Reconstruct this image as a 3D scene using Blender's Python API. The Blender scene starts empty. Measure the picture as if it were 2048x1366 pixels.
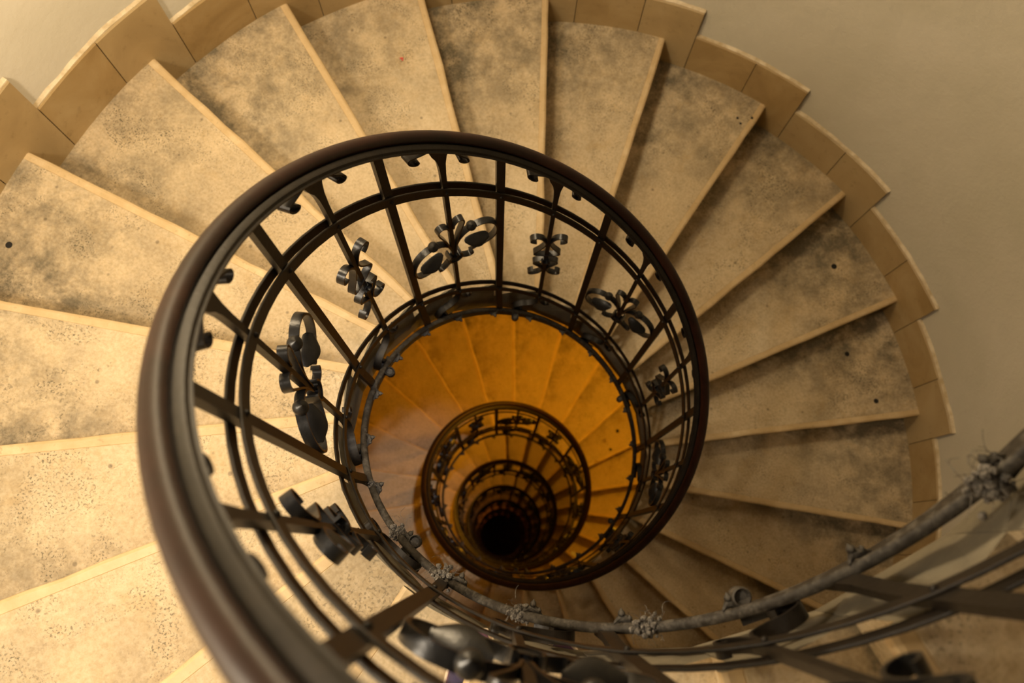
import bpy, bmesh, math, random
from math import sin, cos, pi
from mathutils import Vector, Matrix
random.seed(7)
C = bpy.context.scene.collection
D = 0.2840            # angle between two nosings
H = 0.17              # rise of a step
RI = 0.605            # inner end of the steps
K0, K1 = -15, 138     # first and last step built
SC = bpy.context.scene

# ------------------------------------------------------------------ geometry helpers
ROUND = [(0, 1.918), (1, 1.935), (2, 1.955), (3.5, 1.965), (5, 1.978), (6, 1.982), (7, 1.986), (8, 1.972), (9, 1.955),
         (10, 1.945), (11, 1.94), (14, 1.95), (18, 1.95), (21, 1.92)]
def rout(k):
    """radius of the skirting face: the old wall is a little out of round"""
    P = 2 * pi / D
    x = k % P
    pts = ROUND + [(P, ROUND[0][1])]
    for (a, ra), (b, rb) in zip(pts, pts[1:]):
        if a <= x <= b:
            t = (x - a) / (b - a); t = t * t * (3 - 2 * t)
            return ra + (rb - ra) * t
    return 1.95
def pol(R, k, z, l=0.0):
    """point at radius R on nosing line k (k may be fractional), l metres further clockwise"""
    th = -k * D
    return Vector((R * cos(th) + l * sin(th), R * sin(th) - l * cos(th), z))

def mesh_obj(name, verts, faces, mat, parent=None, smooth=False, mats=None, fmat=None, uvs=None):
    me = bpy.data.meshes.new(name)
    me.from_pydata([tuple(v) for v in verts], [], faces)
    bm = bmesh.new(); bm.from_mesh(me)
    bmesh.ops.recalc_face_normals(bm, faces=bm.faces)
    bm.to_mesh(me); bm.free()
    for m in (mats or [mat]):
        me.materials.append(m)
    if fmat:
        for p, i in zip(me.polygons, fmat): p.material_index = i
    if uvs:
        ul = me.uv_layers.new(name='UVMap')
        for lp in me.loops: ul.data[lp.index].uv = uvs[lp.vertex_index]
    if smooth:
        for p in me.polygons: p.use_smooth = True
    o = bpy.data.objects.new(name, me)
    C.objects.link(o)
    if parent is not None: o.parent = parent
    return o

def auto_smooth(o, ang=40):
    """smooth shading with creases above ang degrees marked sharp"""
    bm = bmesh.new(); bm.from_mesh(o.data)
    for e in bm.edges:
        if len(e.link_faces) == 2 and e.calc_face_angle(0) > math.radians(ang): e.smooth = False
    for f in bm.faces: f.smooth = True
    bm.to_mesh(o.data); bm.free()

class MB:
    """collects shapes, then links them as ONE mesh object"""
    def __init__(s): s.v = []; s.f = []
    def add(s, v, f):
        n = len(s.v); s.v += v; s.f += [tuple(i + n for i in q) for q in f]
    def box8(s, pts):
        s.add(pts, [(0, 1, 2, 3), (7, 6, 5, 4), (0, 4, 5, 1), (1, 5, 6, 2), (2, 6, 7, 3), (3, 7, 4, 0)])
    def build(s, name, mat, parent=None, smooth=False, ang=None):
        o = mesh_obj(name, s.v, s.f, mat, parent, smooth)
        if ang: auto_smooth(o, ang)
        return o
def sweep(mb, sections, closed_ends=True):
    """sections: list of lists of points (same length, closed loop)"""
    n = len(sections[0]); v = []; f = []
    for s in sections: v += s
    for i in range(len(sections) - 1):
        for j in range(n):
            a = i * n + j; b = i * n + (j + 1) % n
            f.append((a, b, b + n, a + n))
    if closed_ends:
        f.append(tuple(range(n))); f.append(tuple(range((len(sections) - 1) * n, len(sections) * n))[::-1])
    mb.add(v, f)
def catmull(pts, sub=6):
    P = [pts[0]] + list(pts) + [pts[-1]]; out = []
    for i in range(1, len(P) - 2):
        p0, p1, p2, p3 = P[i - 1], P[i], P[i + 1], P[i + 2]
        for s in range(sub):
            t = s / sub
            out.append(tuple(.5 * (2 * b + (c - a) * t + (2 * a - 5 * b + 4 * c - d) * t * t + (-a + 3 * b - 3 * c + d) * t ** 3)
                             for a, b, c, d in zip(p0, p1, p2, p3)))
    out.append(tuple(pts[-1])); return out
def cyl(u, v, R):
    """local frame of a baluster: u metres clockwise round the well, v height over the nosing line"""
    th = -u / 0.575
    return Vector((R * cos(th), R * sin(th), v))
def ribbon(mb, pts, R=0.574, w=0.024, t=0.005, sub=6, taper=None):
    q = catmull(pts, sub); secs = []
    for i, p in enumerate(q):
        a = q[max(i - 1, 0)]; b = q[min(i + 1, len(q) - 1)]
        dx, dy = b[0] - a[0], b[1] - a[1]; L = math.hypot(dx, dy) or 1
        nx, ny = -dy / L * t / 2, dx / L * t / 2
        s = i / (len(q) - 1)
        ww = w * (taper(s) if taper else 1)
        secs.append([cyl(p[0] + nx, p[1] + ny, R - ww / 2), cyl(p[0] + nx, p[1] + ny, R + ww / 2),
                     cyl(p[0] - nx, p[1] - ny, R + ww / 2), cyl(p[0] - nx, p[1] - ny, R - ww / 2)])
    sweep(mb, secs)
def curl(cx, cy, r, a0, turns, n=7, shrink=.35):
    """spiral points winding in around (cx, cy)"""
    return [(cx + r * (1 - (1 - shrink) * i / n) * cos(a0 + turns * 2 * pi * i / n),
             cy + r * (1 - (1 - shrink) * i / n) * sin(a0 + turns * 2 * pi * i / n)) for i in range(n + 1)]
def ball(mb, c, r, axis=None, seg=14, rings=9, point=0.0):
    """sphere with an optional point along axis"""
    ax = (axis or Vector((0, 0, 1))).normalized()
    q = Vector((0, 0, 1)).rotation_difference(ax)
    v = []; f = []
    for i in range(rings + 1):
        ph = pi * i / rings
        for j in range(seg):
            a = 2 * pi * j / seg
            z = cos(ph)
            if i == 0: z += point
            v.append(c + q @ Vector((r * sin(ph) * cos(a), r * sin(ph) * sin(a), r * z)))
    for i in range(rings):
        for j in range(seg):
            a = i * seg + j; b = i * seg + (j + 1) % seg
            f.append((a, b, b + seg, a + seg))
    mb.add(v, f)

# ------------------------------------------------------------------ materials
def nt(name):
    m = bpy.data.materials.new(name); m.use_nodes = True
    t = m.node_tree; b = t.nodes['Principled BSDF']
    return m, t, b
def N(t, typ, **kw):
    n = t.nodes.new(typ)
    for k, v in kw.items():
        if k.startswith('i_'): n.inputs[k[2:].replace('_', ' ')].default_value = v
        else: setattr(n, k, v)
    return n
def ramp(t, src, stops):
    r = t.nodes.new('ShaderNodeValToRGB')
    e = r.color_ramp.elements
    while len(e) < len(stops): e.new(.5)
    for q, (p, c) in zip(e, stops):
        q.position = p; q.color = c if len(c) == 4 else (*c, 1)
    t.links.new(src, r.inputs[0]); return r.outputs[0]
def noise(t, vec, scale, detail=4, rough=.6, dist=0.0):
    n = N(t, 'ShaderNodeTexNoise'); n.inputs['Scale'].default_value = scale; n.inputs['Detail'].default_value = detail
    n.inputs['Roughness'].default_value = rough; n.inputs['Distortion'].default_value = dist
    if vec is not None: t.links.new(vec, n.inputs['Vector'])
    return n.outputs[0]
def mix(t, fac, a, b, mode='MIX'):
    n = t.nodes.new('ShaderNodeMix'); n.data_type = 'RGBA'; n.blend_type = mode
    for s, i in ((fac, 0), (a, 6), (b, 7)):
        if isinstance(s, (int, float)): n.inputs[i].default_value = s
        elif isinstance(s, tuple): n.inputs[i].default_value = (*s, 1) if len(s) == 3 else s
        else: t.links.new(s, n.inputs[i])
    return n.outputs[2]
def mathn(t, op, a, b=None, c=None, clamp=False):
    n = t.nodes.new('ShaderNodeMath'); n.operation = op; n.use_clamp = clamp
    for s, i in ((a, 0), (b, 1), (c, 2)):
        if s is None: continue
        if isinstance(s, (int, float)): n.inputs[i].default_value = s
        else: t.links.new(s, n.inputs[i])
    return n.outputs[0]
def bump(t, b, h, strength=.3, dist=.01):
    n = t.nodes.new('ShaderNodeBump'); n.inputs['Strength'].default_value = strength; n.inputs['Distance'].default_value = dist
    t.links.new(h, n.inputs['Height']); t.links.new(n.outputs[0], b.inputs['Normal'])
def shifted(t):
    """object coordinates moved by a random amount for each object"""
    tc = N(t, 'ShaderNodeTexCoord'); oi = N(t, 'ShaderNodeObjectInfo')
    add = t.nodes.new('ShaderNodeVectorMath'); add.operation = 'ADD'
    sc = t.nodes.new('ShaderNodeVectorMath'); sc.operation = 'SCALE'; sc.inputs[0].default_value = (37, 53, 71)
    t.links.new(oi.outputs['Random'], sc.inputs['Scale'])
    t.links.new(tc.outputs['Object'], add.inputs[0]); t.links.new(sc.outputs[0], add.inputs[1])
    return add.outputs[0], oi.outputs['Random']

def stone_mat(name, dirty=True):
    m, t, b = nt(name)
    vec, rnd = shifted(t)
    big = noise(t, vec, 2.2, 5, .6, .4)
    mid = noise(t, vec, 9, 6, .65, .2)
    fine = noise(t, vec, 95, 3, .6)
    col = ramp(t, big, [(.3, (.54, .40, .23)), (.55, (.64, .49, .29)), (.75, (.70, .57, .38))])
    col = mix(t, .45, col, ramp(t, fine, [(.32, (.42, .32, .19)), (.5, (.60, .48, .32)), (.7, (.74, .62, .45))]))
    col = mix(t, ramp(t, mid, [(.55, (0, 0, 0)), (.72, (.55, .55, .55))]), col, (.50, .35, .17))
    if dirty:
        uv = N(t, 'ShaderNodeUVMap'); uv.uv_map = 'UVMap'
        sep = t.nodes.new('ShaderNodeSeparateXYZ'); t.links.new(uv.outputs[0], sep.inputs[0])
        U, V = sep.outputs[0], sep.outputs[1]
        # grime that feet do not reach: the outer third, the strip in front of the next riser, with its contact shade painted in
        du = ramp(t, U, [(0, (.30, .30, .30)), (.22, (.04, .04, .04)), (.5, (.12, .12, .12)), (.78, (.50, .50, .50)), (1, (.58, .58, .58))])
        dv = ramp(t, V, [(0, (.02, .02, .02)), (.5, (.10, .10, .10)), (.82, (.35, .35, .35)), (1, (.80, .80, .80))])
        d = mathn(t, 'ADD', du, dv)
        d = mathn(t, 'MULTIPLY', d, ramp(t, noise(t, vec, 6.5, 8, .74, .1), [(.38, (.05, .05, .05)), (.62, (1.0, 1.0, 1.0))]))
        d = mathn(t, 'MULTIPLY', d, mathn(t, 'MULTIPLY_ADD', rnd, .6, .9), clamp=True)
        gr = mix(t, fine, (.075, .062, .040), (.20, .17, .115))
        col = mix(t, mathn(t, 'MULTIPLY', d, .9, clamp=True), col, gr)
        # black specks left in the tooling marks, in loose fields
        vo = N(t, 'ShaderNodeTexVoronoi'); vo.inputs['Scale'].default_value = 130; t.links.new(vec, vo.inputs['Vector'])
        sp = ramp(t, noise(t, vec, 170, 2, .5), [(.55, (0, 0, 0)), (.62, (1, 1, 1))])
        fld = ramp(t, noise(t, vec, 5.5, 6, .7, .6), [(.48, (0, 0, 0)), (.62, (1, 1, 1))])
        fld2 = mathn(t, 'MULTIPLY', fld, ramp(t, U, [(0, (.5, .5, .5)), (.35, (.75, .75, .75)), (1, (1, 1, 1))]))
        col = mix(t, mathn(t, 'MULTIPLY', mathn(t, 'MULTIPLY', sp, fld2), .95), col, (.10, .085, .05))
        # a few larger dark pits
        v2 = N(t, 'ShaderNodeTexVoronoi'); v2.inputs['Scale'].default_value = 11; t.links.new(vec, v2.inputs['Vector'])
        pit = ramp(t, v2.outputs['Distance'], [(.045, (1, 1, 1)), (.085, (0, 0, 0))])
        col = mix(t, mathn(t, 'MULTIPLY', pit, .55), col, (.10, .075, .045))
    t.links.new(col, b.inputs['Base Color'])
    b.inputs['Roughness'].default_value = .62
    b.inputs['Specular IOR Level'].default_value = .3
    bump(t, b, mathn(t, 'ADD', mathn(t, 'MULTIPLY', fine, .5), mid), .35, .004)
    return m
M_TREAD = stone_mat('worn cream limestone')
m, t, b = nt('clean limestone nosing'); vec, _ = shifted(t)
c_ = ramp(t, noise(t, vec, 14, 6, .65), [(.3, (.54, .38, .19)), (.55, (.62, .455, .25)), (.75, (.70, .55, .34))])
c_ = mix(t, ramp(t, noise(t, vec, 70, 3, .6), [(.62, (0, 0, 0)), (.72, (.6, .6, .6))]), c_, (.36, .26, .13))
t.links.new(c_, b.inputs['Base Color']); b.inputs['Roughness'].default_value = .5
bump(t, b, noise(t, vec, 30, 4), .25, .003); M_NOSE = m
m, t, b = nt('shaded limestone underside'); vec, _ = shifted(t)  # darkened copy of the limestone, shade of ends and undersides painted in
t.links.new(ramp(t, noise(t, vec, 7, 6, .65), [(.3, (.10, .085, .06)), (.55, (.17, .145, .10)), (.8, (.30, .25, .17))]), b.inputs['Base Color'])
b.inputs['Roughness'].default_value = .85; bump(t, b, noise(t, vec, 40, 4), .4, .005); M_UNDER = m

m, t, b = nt('ochre marble skirting')
g = N(t, 'ShaderNodeNewGeometry'); tc = N(t, 'ShaderNodeTexCoord')
vo = noise(t, tc.outputs['Object'], 3.2, 5, .6, 1.0)
tile = g.outputs['Random Per Island']
c_ = ramp(t, vo, [(.28, (.27, .165, .055)), (.5, (.38, .25, .10)), (.72, (.46, .33, .16))])
c_ = mix(t, mathn(t, 'MULTIPLY', tile, .55), c_, (.47, .36, .20))
c_ = mix(t, ramp(t, noise(t, tc.outputs['Object'], 26, 5, .7), [(.58, (0, 0, 0)), (.74, (.5, .5, .5))]), c_, (.20, .13, .05))
t.links.new(c_, b.inputs['Base Color']); b.inputs['Roughness'].default_value = .42
M_SKIRT = m
m, t, b = nt('pale mortar'); tc = N(t, 'ShaderNodeTexCoord')
t.links.new(ramp(t, noise(t, tc.outputs['Object'], 20, 5), [(.35, (.50, .38, .22)), (.6, (.72, .60, .42))]), b.inputs['Base Color'])
b.inputs['Roughness'].default_value = .9; bump(t, b, noise(t, tc.outputs['Object'], 60, 3), .6, .006); M_MORTAR = m
m, t, b = nt('cream wall plaster'); tc = N(t, 'ShaderNodeTexCoord'); v = tc.outputs['Object']
c_ = ramp(t, noise(t, v, 1.6, 5, .6, .5), [(.3, (.43, .38, .28)), (.7, (.50, .44, .34))])
c_ = mix(t, ramp(t, noise(t, v, 12, 6, .7, .6), [(.64, (0, 0, 0)), (.75, (.5, .5, .5))]), c_, (.40, .34, .26))
t.links.new(c_, b.inputs['Base Color']); b.inputs['Roughness'].default_value = .8
bump(t, b, mathn(t, 'ADD', noise(t, v, 7, 4, .55), mathn(t, 'MULTIPLY', noise(t, v, 60, 3), .2)), .5, .02); M_WALL = m

def iron(name, dusty):
    m, t, b = nt(name); tc = N(t, 'ShaderNodeTexCoord'); v = tc.outputs['Object']
    g = N(t, 'ShaderNodeNewGeometry'); sep = t.nodes.new('ShaderNodeSeparateXYZ'); t.links.new(g.outputs['Normal'], sep.inputs[0])
    base = ramp(t, noise(t, v, 18, 5, .65), [(.3, (.007, .005, .004)), (.6, (.015, .011, .008)), (.8, (.032, .021, .013))])
    up = ramp(t, sep.outputs[2], [(.45, (0, 0, 0)), (.95, (1, 1, 1))])
    du = mathn(t, 'MULTIPLY', mathn(t, 'MULTIPLY', up, ramp(t, noise(t, v, 26, 5, .7), [(.38, (.25, .25, .25)), (.62, (1, 1, 1))])), dusty, clamp=True)
    if dusty > .7:
        du = mathn(t, 'MAXIMUM', du, ramp(t, noise(t, v, 40, 5, .7), [(.46, (.15, .15, .15)), (.62, (.55, .55, .55))]))
    dc = mix(t, noise(t, v, 160, 2), (.075, .065, .052), (.19, .168, .138))
    t.links.new(mix(t, du, base, dc), b.inputs['Base Color'])
    b.inputs['Specular IOR Level'].default_value = .3
    t.links.new(mathn(t, 'SUBTRACT', .22, mathn(t, 'MULTIPLY', du, .5), clamp=True), b.inputs['Metallic'])
    t.links.new(mathn(t, 'MULTIPLY_ADD', du, .40, .46, clamp=True), b.inputs['Roughness'])
    bump(t, b, noise(t, v, 90, 4, .6), .35 if dusty < .7 else .8, .002)
    return m
M_IRON = iron('black painted wrought iron', .14)
M_DUSTY = iron('dust covered wrought iron', .95)
m, t, b = nt('polished dark iron scroll'); tc = N(t, 'ShaderNodeTexCoord'); v = tc.outputs['Object']
t.links.new(ramp(t, noise(t, v, 22, 5, .65), [(.3, (.013, .013, .014)), (.6, (.028, .026, .025)), (.8, (.07, .058, .045))]), b.inputs['Base Color'])
b.inputs['Metallic'].default_value = .4; b.inputs['Roughness'].default_value = .34
bump(t, b, noise(t, v, 120, 4, .6), .35, .0015); M_SCROLL = m
m, t, b = nt('varnished mahogany'); tc = N(t, 'ShaderNodeTexCoord'); v = tc.outputs['Object']
t.links.new(ramp(t, noise(t, v, 6, 5, .6, .8), [(.3, (.010, .003, .002)), (.6, (.024, .007, .004)), (.8, (.042, .014, .007))]), b.inputs['Base Color'])
b.inputs['Roughness'].default_value = .34; b.inputs['Specular IOR Level'].default_value = .22; bump(t, b, noise(t, v, 60, 3), .12, .002); M_WOOD = m
m, t, b = nt('grey lint'); tc = N(t, 'ShaderNodeTexCoord')
t.links.new(ramp(t, noise(t, tc.outputs['Object'], 260, 3), [(.4, (.07, .06, .05)), (.65, (.24, .215, .185))]), b.inputs['Base Color'])
b.inputs['Roughness'].default_value = 1; M_LINT = m
def plain(name, col, rough=.6, sc=60):
    m, t, b = nt(name); tc = N(t, 'ShaderNodeTexCoord')
    n = noise(t, tc.outputs['Object'], sc, 3)
    t.links.new(mix(t, n, tuple(c * .75 for c in col), tuple(min(1, c * 1.2) for c in col)), b.inputs['Base Color'])
    b.inputs['Roughness'].default_value = rough; return m
M_HOLE = plain('dark drilled hole', (.012, .010, .008), .9)
M_SOLE = plain('cream rubber sole', (.72, .58, .44), .6)
M_NAVY = plain('navy woven mesh', (.045, .035, .085), .9, 500)
M_PURPLE = plain('plum suede', (.11, .045, .075), .8)
M_LACE = plain('dark lace cord', (.03, .025, .04), .8)
M_BLOB = plain('white paper', (.8, .78, .74), .8)
M_RED = plain('pink plastic crumb', (.75, .12, .10), .6)

# ------------------------------------------------------------------ stone steps
FT = .028   # riser set back under the nosing
PROFILE = [(-1, -FT, 0, 1), (-.82, -FT, 0, .82), (-.64, -FT, 0, .64), (-.46, -FT, 0, .46), (-.3, -FT, 0, .3), (-.16, -FT, 0, .16),
           (0, -.032, 0, .05), (0, -.0308, -.0012, .045), (0, -.0292, 0, .04), (0, -.010, 0, .02), (0, -.003, -.004, .01), (0, 0, -.012, 0), (0, -.001, -.024, 0), (0, -.008, -.033, 0),
           (0, -FT, -.036, 0), (0, -FT, -.17, 0), (0, -FT, -.31, 0), (-.5, -FT, -.31 + .085, .5), (-1, -FT, -.31 + .17, 1)]
def make_step(k):
    rng = random.Random(k * 31 + 5)
    n = 14; ro = [rout(k + a) + .004 for a, *_ in PROFILE]
    verts = []; uvs = []
    jit = [rng.gauss(0, .0016) for _ in range(n + 1)]
    for i in range(n + 1):
        s = i / n
        for j, (a, l, z, vv) in enumerate(PROFILE):
            R = RI + (ro[j] - RI) * s
            if i == 0 and 6 <= j <= 14: R -= .006
            ll = l + (jit[i] if 9 <= j <= 13 else 0)
            verts.append(pol(R, a, z, ll)); uvs.append((s, vv))
    m_ = len(PROFILE); faces = []; fm = []
    for i in range(n):
        for j in range(m_):
            a = i * m_ + j; b = i * m_ + (j + 1) % m_
            faces.append((a, b, b + m_, a + m_))
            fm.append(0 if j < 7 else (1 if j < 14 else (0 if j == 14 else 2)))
    for base, flip in ((0, False), (n * m_, True)):
        q = [base + j for j in range(m_)]
        # cap in convex pieces: slab under the tread top and the body below
        faces.append(tuple(q)); fm.append(2)
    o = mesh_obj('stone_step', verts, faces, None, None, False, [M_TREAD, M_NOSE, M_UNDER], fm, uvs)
    o.location = (0, 0, -H * k); o.rotation_euler = (0, 0, -k * D)
    o['category'] = 'step'
    return o
ORD = ['first', 'second', 'third', 'fourth', 'fifth', 'sixth', 'seventh', 'eighth', 'ninth', 'tenth', 'eleventh', 'twelfth',
       'thirteenth', 'fourteenth', 'fifteenth', 'sixteenth', 'seventeenth', 'eighteenth', 'nineteenth', 'twentieth', 'twenty-first', 'twenty-second', 'twenty-third']
NEAR = {-5: 'cream stone step under the sneakers, seen through the railing at the bottom',
        -4: 'sliver of bright cream stone step at the bottom edge just left of the handrail',
        -3: 'bright cream stone step filling the bottom left corner of the photo',
        -2: 'bright cream stone step at the left edge, second below the one with the dark plug',
        -1: 'speckled cream stone step at the left edge below the one with the dark plug',
        0: 'cream stone step with a round dark plug near the left edge',
        1: 'cream stone step with dark grime in its middle, upper left, beside bare skirting',
        2: 'cream stone step whose outer corner just touches the top edge, upper left',
        3: 'cream stone step at the top with a tiny pink crumb on it',
        4: 'cream stone step at the top whose nosing points straight up the photo',
        5: 'cream stone step just right of the vertical nosing, top centre-right',
        6: 'stone step with a cluster of three dark pits near its outer corner',
        7: 'dim stone step, upper right, just below the step with three dark pits',
        8: 'shaded stone step on the right with a single round dark hole',
        9: 'shaded stone step on the right with two small dark holes',
        10: 'dark stone step at the right, directly below the one with two holes',
        11: 'dark stone step at lower right, second below the one with two holes',
        12: 'dark stone step at lower right, third below the one with two holes',
        13: 'dark wide-looking stone step under the handrail bottom, right of centre',
        }
steps = {}
for k in range(K0, K1 + 1):
    o = make_step(k); steps[k] = o
    if k in NEAR: o['label'] = NEAR[k]
    elif k < -5:
        o['label'] = ('stone step at the bottom edge, %s one uphill anticlockwise from the sneakers' % ORD[-6 - k])
    elif k <= 16:
        o['label'] = 'dim grey stone step at the bottom between handrail and lower band, %s from the left' % ORD[16 - k]
    elif k <= 38:
        o['label'] = 'orange lit stone step in the second turn down, %s clockwise from its bottom left' % ORD[k - 17]
        o['group'] = 'steps of the second turn down'
    elif k <= 60:
        o['label'] = 'orange lit stone step in the third turn down the well'; o['group'] = 'steps of the third turn down'
    elif k <= 82:
        o['label'] = 'dim orange stone step in the fourth turn down the well'; o['group'] = 'steps of the fourth turn down'
    else:
        o['label'] = 'dark stone step at the very bottom of the well'; o['group'] = 'steps at the bottom of the well'
    if k <= 16: o['group'] = 'steps of the nearest turn'

def disc_on_step(k, kf, R, r, mat, name, h=.0015, sx=1.0):
    """small round plug or pit let into the tread of step k; kf: angle in step units relative to the nosing"""
    mb = MB(); c = pol(R, kf, 0); secs = []
    for z, q in ((-.004, r), (h, r), (h * 1.4, r * .8)):
        secs.append([c + Vector((q * cos(2 * pi * i / 14) * sx, q * sin(2 * pi * i / 14), z)) for i in range(14)])
    sweep(mb, secs); return mb.build(name, mat, steps[k])

# ------------------------------------------------------------------ skirting, wall, floor, light-enclosing lid
SH = .245; DA = .225
sk = MB(); mo = MB(); TS = .016
for k in range(K0, K1 + 1):
    for a0, a1, zb in ((-1 + DA, -.47 + DA, -.03), (-.47 + DA, DA, -.30)):
        g_ = .003
        secs = []
        nseg = 4
        for i in range(nseg + 1):
            a = a0 + g_ + (a1 - a0 - 2 * g_) * i / nseg
            R = rout(k + a); zbase = zb if a1 <= -.2 else -.19
            zt = SH
            kk = k + a
            z0 = -H * k
            secs.append([pol(R, kk, z0 + zbase), pol(R, kk, z0 + zt - .004), pol(R + .004, kk, z0 + zt),
                         pol(R + TS, kk, z0 + zt), pol(R + TS, kk, z0 + zbase)])
        sweep(sk, secs)
    secs = []
    for i in range(9):
        a = -1 + DA + i / 8.0; R = rout(k + a); kk = k + a; z0 = -H * k
        e = .004 * sin(kk * 9.1) + .003 * sin(kk * 23)
        secs.append([pol(R + .005, kk, z0 + SH - .01), pol(R + .006, kk, z0 + SH + .0035 + e * .4), pol(R + TS + .012, kk, z0 + SH + .010 + e), pol(R + TS + .014, kk, z0 + SH - .01)])
    sweep(mo, secs)
o = sk.build('trim_1', M_SKIRT); o['kind'] = 'structure'
o = mo.build('trim_2', M_MORTAR); o['kind'] = 'structure'
ZB = -H * K1 - .6; ZT = 4.7
v = []; f = []; NA = 120; NZ = 2
zs = [ZB, ZT]
for z in zs:
    for i in range(NA):
        k = (2 * pi / D) * i / NA
        v.append(pol(rout(k) + TS + .004, k, z))
for i in range(NA):
    a = i; b_ = (i + 1) % NA
    f.append((a, b_, b_ + NA, a + NA))
wall = mesh_obj('wall_outer', v, f, M_WALL, smooth=True); wall['kind'] = 'structure'
# give the wall real thickness outwards
sm = wall.modifiers.new('thick', 'SOLIDIFY'); sm.thickness = .3
bm = bmesh.new(); bm.from_mesh(wall.data)
for f_ in bm.faces:
    if f_.normal.dot(Vector((f_.calc_center_median().x, f_.calc_center_median().y, 0))) > 0: f_.normal_flip()
bm.to_mesh(wall.data); bm.free(); sm.offset = -1
def slab(name, z0, z1, R, mat):
    mb = MB(); sweep(mb, [[Vector((R * cos(2 * pi * i / 64), R * sin(2 * pi * i / 64), z)) for i in range(64)] for z in (z0, z1)])
    o = mb.build(name, mat); o['kind'] = 'structure'; return o
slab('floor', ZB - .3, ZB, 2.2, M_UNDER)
slab('light_lid', ZT, ZT + .2, 2.2, M_UNDER)  # unseen lid added to enclose the light in place of the flights above

# ------------------------------------------------------------------ railing
rail = bpy.data.objects.new('spiral_railing', None); C.objects.link(rail)
rail.location = (0, 0, -H * K1)
rail['label'] = 'black wrought iron spiral railing with scrollwork and dark wooden handrail around the open well'
rail['category'] = 'railing'
OFF = Vector((0, 0, H * K1))
def helix_part(name, prof, mat, ka, kb, per=4, ang=35, parent=rail):
    mb = MB(); n = int((kb - ka) * per); secs = []
    for i in range(n + 1):
        k = ka + (kb - ka) * i / n
        secs.append([pol(R, k, -H * k + z) + OFF for R, z in prof])
    sweep(mb, secs)
    return mb.build(name, mat, parent, ang=ang)
KA, KB = K0 + .5, K1 - .5
def arc(cx, cz, rx, rz, a0, a1, n):
    return [(cx + rx * cos(math.radians(a0 + (a1 - a0) * i / n)), cz + rz * sin(math.radians(a0 + (a1 - a0) * i / n))) for i in range(n + 1)]
helix_part('handrail', arc(.5808, 1.151, .0157, .018, -50, 230, 18), M_WOOD, KA, KB, 5, 60)
helix_part('rail_core', [(.5470, 1.123), (.5455, 1.129), (.549, 1.132), (.551, 1.140), (.555, 1.143), (.562, 1.145), (.562, 1.141),
                         (.592, 1.141), (.592, 1.123)], M_IRON, KA, KB, 5, 30)
def bar(Ra, Rb, za, zb):
    e = .0012
    return [(Ra, za + e), (Ra, zb - e), (Ra + e, zb), (Rb - e, zb), (Rb, zb - e), (Rb, za + e), (Rb - e, za), (Ra + e, za)]
helix_part('flat_band', bar(.5805, .5855, .868, .906), M_IRON, KA, KB, 4, 50)
helix_part('flat_band', bar(.5618, .5665, .855, .899), M_IRON, KA, KB, 4, 50)
helix_part('flat_band', bar(.5805, .5855, .030, .070), M_IRON, KA, KB, 4, 50)
helix_part('flat_band', bar(.5618, .5665, .006, .044), M_IRON, KA, KB, 4, 50)
helix_part('bottom_band', bar(.5510, .5580, -.285, -.224), M_DUSTY, KA, KB, 5, 50)
helix_part('rope_moulding', arc(.5530, -.218, .0095, .0085, 0, 340, 8), M_DUSTY, KA, KB, 5, 80)

def bar_v(mb, pts, wt, wr, u0=0):
    """upright bar through (R, v) points, wt wide round the well, wr deep"""
    secs = []
    for q in pts:
        R, v = q[0], q[1]; w = q[2] if len(q) > 2 else wt
        secs.append([cyl(u0 - w / 2, v, R - wr / 2), cyl(u0 + w / 2, v, R - wr / 2), cyl(u0 + w / 2, v, R + wr / 2), cyl(u0 - w / 2, v, R + wr / 2)])
    sweep(mb, secs)
RB = .5735
protos = {}
def proto(name, mb, mat, ang=35, smooth=False):
    o = mb.build(name, mat, rail, ang=ang)
    return o
# heavy square baluster: handrail to bottom band
mb = MB(); bar_v(mb, [(RB, 1.116), (RB, -.02), (.571, -.09), (.5635, -.17), (.5635, -.29)], .024, .0135)
for v in (.884, .036):
    pass
P_THICK = proto('baluster', mb, M_IRON)
# slim baluster, flared under the handrail into two little scrolls
mb = MB()
bar_v(mb, [(RB, 1.124, .062), (RB, 1.095, .050), (RB, 1.065, .030), (RB, 1.03, .020), (RB, .98, .0155), (RB, .90, .014), (RB, .02, .014), (RB, -.02, .014)], .014, .0135)
sh = lambda pts: [(x, y - x * H / (D * .575)) for x, y in pts]
ribbon(mb, sh([(-.018, 1.118), (-.045, 1.095)] + curl(-.072, 1.055, .022, pi / 2, .95, 8, .3)), R=RB, w=.024, t=.004, sub=3)
ribbon(mb, sh([(.018, 1.118), (.032, 1.104)] + curl(.054, 1.068, .020, pi / 2, -.95, 8, .3)), R=RB, w=.024, t=.004, sub=3)
P_THIN = proto('baluster', mb, M_IRON)
# rivet
def rivets(v): 
    mb = MB()
    for vv in v: ball(mb, cyl(0, vv, .5615), .0055, Vector((-1, 0, .2)), 10, 6)
    return mb
P_RIVET = proto('rivet', rivets((.877,)), M_IRON)
P_RIVET_LOW = proto('rivet', rivets((.030,)), M_IRON)
# bracket scroll under the lower bands, on the slim balusters
mb = MB()
ribbon(mb, [(0, .02), (-.002, -.03), (-.012, -.062), (-.040, -.078), (-.070, -.078), (-.098, -.092), (-.108, -.12), (-.098, -.150), (-.078, -.158), (-.066, -.142), (-.074, -.128)],
       R=.5735, w=.024, t=.005)
ribbon(mb, [(-.098, -.150), (-.085, -.18), (-.060, -.205), (-.040, -.215)], R=.566, w=.026, t=.005)
ribbon(mb, [(0, .0), (.008, -.05), (.028, -.085), (.042, -.075), (.040, -.055), (.028, -.055)], R=.5735, w=.022, t=.005)
P_BRACKET = proto('bracket_scroll', mb, M_IRON)
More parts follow.
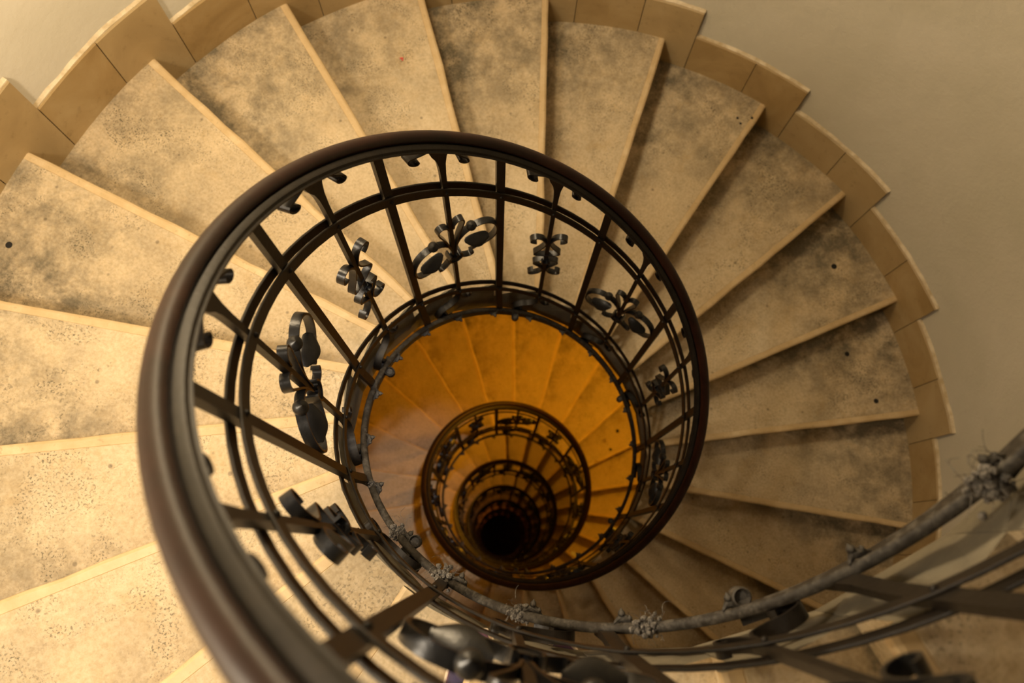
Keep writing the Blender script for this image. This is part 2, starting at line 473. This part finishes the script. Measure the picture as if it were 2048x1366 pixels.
# leaf bud on the bottom band
def lump(mb, c, s, rng, n=3):
    for _ in range(n):
        d = Vector((rng.uniform(-1, 1), rng.uniform(-1, 1), rng.uniform(-1, 1))) * s * .6
        ball(mb, c + d, s * rng.uniform(.5, .9), Vector((rng.uniform(-1, 1), rng.uniform(-1, 1), rng.uniform(-1, 1))), 7, 5, .5)
mb = MB(); rng = random.Random(3)
R0 = .549
leaf = [(-.022, 0, .001), (-.014, -.006, .006), (-.004, -.010, .009), (.004, -.013, .008), (.010, -.010, .006), (.018, -.004, .003)]
secs = []
for u, d, w in leaf:
    c = cyl(u, -.232, R0 + d)
    rr = Vector((1, 0, 0))
    secs.append([c + Vector((cos(a) * w, 0, sin(a) * w * .9)) for a in [2 * pi * i / 8 for i in range(8)]])
sweep(mb, secs)
ball(mb, cyl(.002, -.228, R0 - .020), .0065, Vector((-1, 0, .3)), 9, 6, .6)
ball(mb, cyl(-.012, -.230, R0 - .010), .005, Vector((-1, 0, .3)), 8, 5, .4)
P_BUD = proto('leaf_bud', mb, M_DUSTY)

# large ornament with two volutes, bosses and leaves
def big_ornament():
    mb = MB()
    for s in (1, -1):
        X = lambda pts: [(s * x, y) for x, y in pts]
        main = [(.004, .385), (.006, .43), (.012, .475), (.026, .513), (.050, .540), (.080, .553), (.110, .552), (.134, .533), (.147, .498),
                (.147, .455), (.134, .418), (.112, .396), (.090, .388), (.072, .390)]
        ribbon(mb, X(main), R=RB, w=.021, t=.0055, sub=5, taper=lambda q: 1 if q > .25 else .7 + 1.2 * q)
        top = [(.006, .42), (.010, .47), (.020, .53), (.034, .585), (.043, .622), (.040, .643), (.026, .648), (.012, .634), (.008, .612)]
        ribbon(mb, X(top), R=RB, w=.020, t=.005, sub=5)
        low = [(.006, .40), (.020, .372), (.038, .352), (.052, .345), (.062, .352), (.063, .364), (.054, .367)]
        ribbon(mb, X(low), R=RB - .004, w=.020, t=.005, sub=4)
    o = mb.build('scroll_ornament', M_SCROLL, rail, ang=45)
    # collar
    mb = MB()
    hw = .021
    pts = [(-hw, .418), (-hw, .378), (hw, .378), (hw, .418)]
    ribbon(mb, [(-hw + .004, .425), (-hw - .002, .40), (-hw + .003, .376), (0, .366), (hw - .003, .376), (hw + .002, .40), (hw - .004, .425)], R=RB - .004, w=.030, t=.005, sub=3)
    mb.box8([cyl(-.018, .372, RB - .016), cyl(.018, .372, RB - .016), cyl(.018, .372, RB + .012), cyl(-.018, .372, RB + .012),
             cyl(-.018, .388, RB - .013), cyl(.018, .388, RB - .013), cyl(.018, .388, RB + .012), cyl(-.018, .388, RB + .012)])
    col = mb.build('collar', M_SCROLL, o, ang=35)
    parts = [col]
    for s in (1, -1):
        mb = MB(); c = cyl(s * .066, .562, RB - .004)
        ball(mb, c, .0165, Vector((-.35, 0, 1)), 16, 10, .35)
        # stub holding it to the ribbon
        sweep(mb, [[cyl(s * .062 + .007 * cos(a), .545, RB + .007 * sin(a)) for a in [2 * pi * i / 8 for i in range(8)]],
                   [cyl(s * .066 + .010 * cos(a), .556, RB - .002 + .010 * sin(a)) for a in [2 * pi * i / 8 for i in range(8)]]])
        parts.append(mb.build('boss', M_SCROLL, o, smooth=True, ang=60))
        # leaf: almond plate inside the volute, slightly dished, with a hooked tip
        mb = MB(); secs = []
        n = 12
        for i in range(n + 1):
            q = i / n
            u = .122 - .082 * q; w = .0175 * math.sin(pi * (q * .86 + .10)) ** .8
            vc = .432 + .028 * q
            row = []
            for j in range(7):
                tt = -1 + j / 3.0
                row.append((s * u, vc + w * tt, RB - .010 + .016 * tt * sin(pi * q) ** .5 + .010 * (tt * tt) * (1 - .5 * q) - .010 * sin(pi * q)))
            secs.append(row)
        v = []; f = []
        for side in (0, .004):
            for row in secs:
                for (u, vv, R) in row: v.append(cyl(u, vv, R + side))
        W = 7; nn = (n + 1) * W
        for i in range(n):
            for j in range(W - 1):
                a = i * W + j
                f.append((a, a + 1, a + W + 1, a + W)); f.append((a + nn, a + W + nn, a + W + 1 + nn, a + 1 + nn))
            a = i * W; f.append((a, a + W, a + W + nn, a + nn))
            a = i * W + W - 1; f.append((a, a + nn, a + W + nn, a + W))
        for base in (0, n * W):
            for j in range(W - 1):
                a = base + j; f.append((a, a + nn, a + 1 + nn, a + 1))
        mb.add(v, f)
        ribbon(mb, [(s * .078, .392), (s * .068, .385), (s * .062, .392), (s * .066, .402)], R=RB - .006, w=.012, t=.004, sub=3)
        parts.append(mb.build('leaf', M_SCROLL, o, smooth=True, ang=60))
    return o, parts
BIG, BIGP = big_ornament()
def small_ornament():
    mb = MB()
    up = [(-.040, .622), (-.052, .628), (-.060, .642), (-.055, .660), (-.040, .666), (-.022, .655), (-.009, .625), (-.010, .598), (-.026, .560), (-.043, .532),
          (-.042, .515), (-.026, .507), (0, .504)]
    ribbon(mb, up + [(-x, y) for x, y in up[-2::-1]], R=RB, w=.020, t=.005, sub=5)
    lo = [(-.040, .345), (-.050, .340), (-.057, .328), (-.050, .314), (-.036, .313), (-.020, .325), (-.009, .350), (-.012, .375), (-.030, .405), (-.042, .425),
          (-.040, .443), (-.024, .452), (0, .456)]
    ribbon(mb, lo + [(-x, y) for x, y in lo[-2::-1]], R=RB, w=.020, t=.005, sub=5)
    o = mb.build('lyre_ornament', M_SCROLL, rail, ang=45)
    mb = MB()
    ribbon(mb, [(-.014, .468), (-.010, .452), (0, .448), (.010, .452), (.014, .468)], R=RB - .012, w=.016, t=.006, sub=3)
    return o, [mb.build('collar', M_SCROLL, o, ang=35)]
SML, SMLP = small_ornament()

SHIFT = [(-16, -.2), (-8, -.30), (-6, -.36), (-5, -.34), (-4, -.28), (-3, -.19), (-2, -.17), (-1, -.08), (0, -.03), (1, -.04), (3, -.09), (4, -.08),
         (6, -.06), (8, -.12), (10, -.06), (12, 0), (400, 0)]
def setout(k):
    """the smith did not space the balusters quite evenly"""
    for (a, va), (b, vb) in zip(SHIFT, SHIFT[1:]):
        if a <= k <= b: return k + va + (vb - va) * (k - a) / (b - a)
    return k
used = set()
def place(src, k, parts=(), parent=rail):
    """a baluster part for nosing line k; the first call moves the part itself"""
    if src.name in used:
        o = src.copy(); C.objects.link(o); ch = []
        for p in parts:
            c = p.copy(); C.objects.link(c); c.parent = o; ch.append(c)
    else:
        used.add(src.name); o = src
    k = setout(k)
    o.parent = parent; o.location = (0, 0, H * K1 - H * k); o.rotation_euler = (0, 0, -k * D)
    return o
def child(src, holder):
    if src.name in used:
        c = src.copy(); C.objects.link(c)
    else:
        used.add(src.name); c = src
    c.parent = holder; c.location = (0, 0, 0); c.rotation_euler = (0, 0, 0); return c
nb = nbud = 0; far_b = []; far_bud = []
for k in range(K0 + 1, K1):
    if nb < 100:
        bl = place(P_THICK if k % 2 else P_THIN, k); nb += 1
        if k <= 24: child(P_RIVET, bl); child(P_RIVET_LOW, bl)
    else: far_b.append((P_THICK if k % 2 else P_THIN, k))
    kb = k - .20
    if nbud < 100: place(P_BUD, kb); nbud += 1
    else: far_bud.append((P_BUD, kb))
    if k % 2 == 0: place(P_BRACKET, k)
    if k % 4 == 2: place(BIG, k, BIGP)
    if k % 4 == 0: place(SML, k, SMLP)
def merged(name, lst, mat):
    mb = MB()
    for src, k in lst:
        M = Matrix.Translation((0, 0, H * K1 - H * k)) @ Matrix.Rotation(-k * D, 4, 'Z')
        mb.add([M @ v.co for v in src.data.vertices], [tuple(p.vertices) for p in src.data.polygons])
    o = mb.build(name, mat, rail, ang=35); o['kind'] = 'stuff'
merged('distant_balusters', far_b, M_IRON)
merged('distant_leaf_buds', far_bud, M_DUSTY)

# curled iron ends where lengths of the bottom band join
for k in (-12.4, -8.6, -4.62, -.66, 3.30, 7.3, 11.2, 15.2):
    mb = MB(); a = k
    P = lambda u, v, R: pol(R, a + u / (D * .575), -H * a + v) + OFF
    c = P(0, -.26, .534)
    sweep(mb, [[c + Vector((q * cos(2 * pi * i / 14), q * sin(2 * pi * i / 14), z)) for i in range(14)] for z, q in ((0, .013), (.003, .0155), (.030, .0155), (.032, .013), (.026, .009))])
    mb.box8([P(-.013, -.258, .536), P(.013, -.258, .536), P(.013, -.258, .551), P(-.013, -.258, .551),
             P(-.011, -.232, .538), P(.011, -.232, .538), P(.011, -.232, .551), P(-.011, -.232, .551)])
    mb.build('scroll_end', M_DUSTY, rail)

# lint and cobweb tufts caught on the bottom band
def lint(k, s, n, seed, v0=-.218, R=.547):
    rng = random.Random(seed); mb = MB()
    for _ in range(n * 4):
        c = pol(R + .004 + rng.gauss(0, s * .32), k + rng.gauss(0, s * 2.6), -H * k + v0 + abs(rng.gauss(0, s * .3)))
        ball(mb, c, rng.uniform(.10, .28) * s, Vector((rng.uniform(-1, 1), rng.uniform(-1, 1), rng.uniform(-1, 1))), 6, 4, .3)
    for _ in range(n):
        c = pol(R + rng.gauss(0, s * .5), k + rng.gauss(0, s * 3.5), -H * k + v0 + s * .1)
        d = Vector((rng.gauss(0, 1), rng.gauss(0, 1), rng.uniform(.0, 1.2))).normalized() * s * rng.uniform(.6, 1.6)
        e = d.cross(Vector((rng.gauss(0, 1), rng.gauss(0, 1), rng.gauss(0, 1)))).normalized() * s * rng.uniform(.2, .6)
        pts = [c + d * t_ + e * sin(t_ * 3) for t_ in (0, .33, .66, 1)]
        secs = [[p + Vector((cos(a) * .0004, sin(a) * .0004, 0)) + Vector((0, 0, .0004 * sin(a * 2))) for a in (0, 2.1, 4.2)] for p in pts]
        sweep(mb, secs)
    o = mb.build('dust_tuft', M_LINT)
    return o
for k, s, n, sd, lab in ((-4.33, .022, 26, 1, 'grey dust tuft on the lower iron band left of the bottom centre'),
                         (-5.33, .026, 34, 2, 'large grey dust tuft with loose hairs on the lower iron band, bottom centre left'),
                         (-6.4, .020, 28, 3, 'flat grey dust tuft on the lower iron band, bottom centre'),
                         (-7.75, .022, 34, 4, 'pale grey dust tuft on the lower iron band right of the bottom centre'),
                         (-10.35, .027, 46, 5, 'thick grey dust tuft on the iron band near the right edge'),
                         (-3.35, .012, 14, 6, 'small grey dust tuft at a baluster foot left of the spiral centre')):
    o = lint(k, s, n, sd); o['label'] = lab; o['category'] = 'dust'; o['group'] = 'dust tufts on the lower band'; o['kind'] = 'stuff'

# ------------------------------------------------------------------ plugs, pits and crumbs on the steps
def inv(x, y, z, K):
    """where the sight line through photo pixel (x, y) meets height z"""
    d = CAMR @ Vector(((x - 1024) / FPX, -(y - 683) / FPX, -1)); s = (z - CAMP.z) / d.z
    return CAMP + d * s
FPX = 1676.06
CAMP = Vector((-.0410911945, .452694371, 2.56265399))
rv = Vector((.0521867131, -.333837047, -2.65584621))
CAMR = Matrix.Rotation(rv.length, 3, rv.normalized())
def kr(p): return -math.atan2(p.y, p.x) / D, math.hypot(p.x, p.y)
def spot(k, x, y, r, mat=M_HOLE, name='dowel_hole', sx=1.0):
    p = inv(x, y, -H * k, k); a, R = kr(p); P = 2 * pi / D
    while a > k + 1: a -= P
    while a < k - 1.5: a += P
    return disc_on_step(k, a - k, R, r, mat, name, sx=sx)
spot(0, 18, 490, .011); spot(8, 1668, 533, .014); spot(9, 1694, 708, .012); spot(9, 1752, 802, .012)
for x, y in ((1475, 236), (1481, 247), (1504, 236)): spot(6, x, y, .006, M_HOLE, 'pit')
spot(28, 1235, 862, .016); spot(28, 1221, 899, .013)
mb = MB(); p = inv(805, 117, -H * 3, 3)
for dx, dy in ((0, 0), (.006, .004), (-.004, .007)): ball(mb, p + Vector((dx, dy, .003)), .004, None, 7, 5)
o = mb.build('crumb', M_RED); o['label'] = 'tiny pink crumb lying on a pale step near the top of the photo'; o['category'] = 'crumb'
p = inv(1148, 1108, -H * 34, 34)  # flat white oval on the tread
mb = MB(); R_ = .036
secs = [[p + Vector((q * cos(2 * pi * i / 12), q * .6 * sin(2 * pi * i / 12), z + .002 * sin(i * 2.3))) for i in range(12)] for z, q in ((.002, R_), (.006, R_), (.008, R_ * .7))]
sweep(mb, secs); o = mb.build('white_blob', M_BLOB); o['label'] = 'small white blob on an orange step beside the inner railing'; o['category'] = 'blob'

# ------------------------------------------------------------------ sneakers of the photographer
def sneaker(px, py, ang, label, z):
    """toe near photo pixel (px, py), pointing along ang"""
    p = inv(px, py, z + .05, 0); root = bpy.data.objects.new('sneaker', None); C.objects.link(root)
    root.location = (p.x, p.y, z); root.rotation_euler = (0, 0, ang)
    root['label'] = label; root['category'] = 'shoe'; root['group'] = 'sneakers of the photographer'
    L = .29
    def outline(s, g=0):     # half widths (left, right) at s from toe 0 to heel 1
        w = .052 * (math.sin(pi * min(1, (s + .02) * 1.02)) ** .45 if s < .5 else 1.0 - .28 * ((s - .5) / .5) ** 1.2)
        if s > .93: w *= math.sqrt(max(0, 1 - ((s - .93) / .075) ** 2)) + .02
        return w + g
    def ring(s, z_, g, x0): 
        return None
    def loop(z_, g, top=1.0):
        pts = []
        n = 26
        for i in range(n + 1): s = i / n; pts.append(Vector((-s * L + g * (1 - 2 * s), (outline(s, g)) * top, z_)))
        for i in range(n, -1, -1): s = i / n; pts.append(Vector((-s * L + g * (1 - 2 * s), -(outline(s, g)) * top, z_)))
        return pts
    mb = MB(); sweep(mb, [loop(0, -.002), loop(.004, .003), loop(.024, .004), loop(.028, .001)]); mb.build('sole', M_SOLE, root, ang=50)
    # upper: cross-sections along the length
    def upper(mb, s0, s1, grow, hmul=1.0, n=18):
        secs = []
        for i in range(n + 1):
            s = s0 + (s1 - s0) * i / n
            w = max(.004, outline(s, -.003 + grow))
            h = (.030 + .052 * min(1, s / .42) ** .8 if s < .42 else .082 + .02 * (s - .42) / .58) * hmul * (math.sin(pi * min(.5, (s + .01) * 4)) ** .6) + grow
            row = []
            for j in range(15):
                a = pi * j / 14
                e = .62
                row.append(Vector((-s * L, w * math.copysign(abs(cos(a)) ** e, cos(a)), .024 + h * abs(sin(a)) ** .75)))
            secs.append(row)
        sweep(mb, secs)
    mb = MB(); upper(mb, .0, .97, 0); mb.build('upper', M_NAVY, root, ang=60)
    mb = MB()      # foxing strip between sole and upper
    sweep(mb, [loop(.027, -.001), loop(.040, -.001), loop(.042, -.004)]); mb.build('foxing', M_PURPLE, root, ang=60)
    mb = MB(); upper(mb, .62, .97, .0025, 1.0, 10); mb.build('heel_counter', M_PURPLE, root, ang=60)
    mb = MB()
    for s in (.30, .36, .42, .48, .54):
        pts = []
        for j in range(9):
            a = pi * (.28 + .44 * j / 8)
            w = outline(s, -.003); h = .030 + .052 * min(1, s / .42) ** .8
            pts.append(Vector((-s * L + (j - 4) * .0016, w * math.copysign(abs(cos(a)) ** .62, cos(a)), .029 + h * abs(sin(a)) ** .75)))
        sweep(mb, [[q + Vector((.0035 * cos(b_), 0, .0035 * sin(b_))) for b_ in [2 * pi * i / 6 for i in range(6)]] for q in pts])
    mb.build('laces', M_LACE, root, ang=60)
    return root
sneaker(955, 1262, 0.0, 'left navy sneaker with cream sole edge on the step at the bottom edge', -H * -5)
sneaker(1120, 1290, 0.0, 'right navy sneaker mostly hidden behind the blurred scroll at the bottom edge', -H * -5)
SN = [o for o in bpy.data.objects if o.name.startswith('sneaker')]
def yaw_to(px1, py1, px0, py0, z):
    a = inv(px1, py1, z, 0); b = inv(px0, py0, z, 0); d = a - b; return math.atan2(d.y, d.x)
SN[0].rotation_euler = (0, 0, yaw_to(955, 1262, 930, 1500, .9))
SN[1].rotation_euler = (0, 0, yaw_to(1120, 1290, 1160, 1500, .9))

# ------------------------------------------------------------------ camera
cam = bpy.data.cameras.new('camera'); co = bpy.data.objects.new('camera', cam); C.objects.link(co)
co.location = CAMP; co.rotation_mode = 'QUATERNION'; co.rotation_quaternion = CAMR.to_quaternion()
cam.sensor_width = 36; cam.lens = FPX / 2048 * 36; cam.clip_start = .02; cam.clip_end = 200
cam.dof.use_dof = True; cam.dof.focus_distance = 2.0; cam.dof.aperture_fstop = 3.2
SC.camera = co

# ------------------------------------------------------------------ light
def lamp(R, k, z, power, col, rad=.08):
    l = bpy.data.lights.new('lamp', 'POINT'); l.energy = power; l.color = col; l.shadow_soft_size = rad
    o = bpy.data.objects.new('lamp', l); C.objects.link(o); o.location = pol(R, k, z); return o
lamp(1.5, -2.7, 2.15, 54, (1, .86, .66), .16)       # wall lamp of the nearest turn
lamp(1.35, 1.9, 1.7, 46, (1, .79, .50), .20)  # unseen second lamp, added to brighten the upper treads
lamp(.36, 8, 4.4, 3.5, (.90, .93, 1.0), .10)          # daylight-coloured lamp over the well
lamp(1.6, 29.5, -2.65, 40, (1, .42, .015), .10)        # orange lamps further down
lamp(1.6, 47, -6.2, 21, (1, .42, .02), .10)
lamp(1.6, 70, -10.4, 10, (1, .42, .03), .10)
lamp(1.6, 92, -14.5, 3, (1, .38, .05), .10)
lamp(1.5, 112, -18.2, 5.0, (1, .30, .04), .10)
lamp(1.5, 132, -21.6, 4.0, (1, .26, .04), .10)
sl = bpy.data.lights.new('well_spot', 'SPOT'); sl.energy = 260; sl.color = (1.0, .93, .88); sl.shadow_soft_size = .06  # added spot, whitens the inner treads of the second turn
sl.spot_size = math.radians(13); sl.spot_blend = 1.0
so = bpy.data.objects.new('well_spot', sl); C.objects.link(so); so.location = pol(.30, 8.5, 4.4)
so.rotation_mode = 'QUATERNION'; so.rotation_quaternion = (pol(.72, 20.0, -3.4) - so.location).to_track_quat('-Z', 'Y')
w = bpy.data.worlds.new('World'); SC.world = w; w.use_nodes = True
w.node_tree.nodes['Background'].inputs[0].default_value = (.9, .8, .65, 1); w.node_tree.nodes['Background'].inputs[1].default_value = .004
vs = SC.view_settings
vs.view_transform = 'Standard'; vs.look = 'None'; vs.gamma = 1; vs.exposure = 1.06
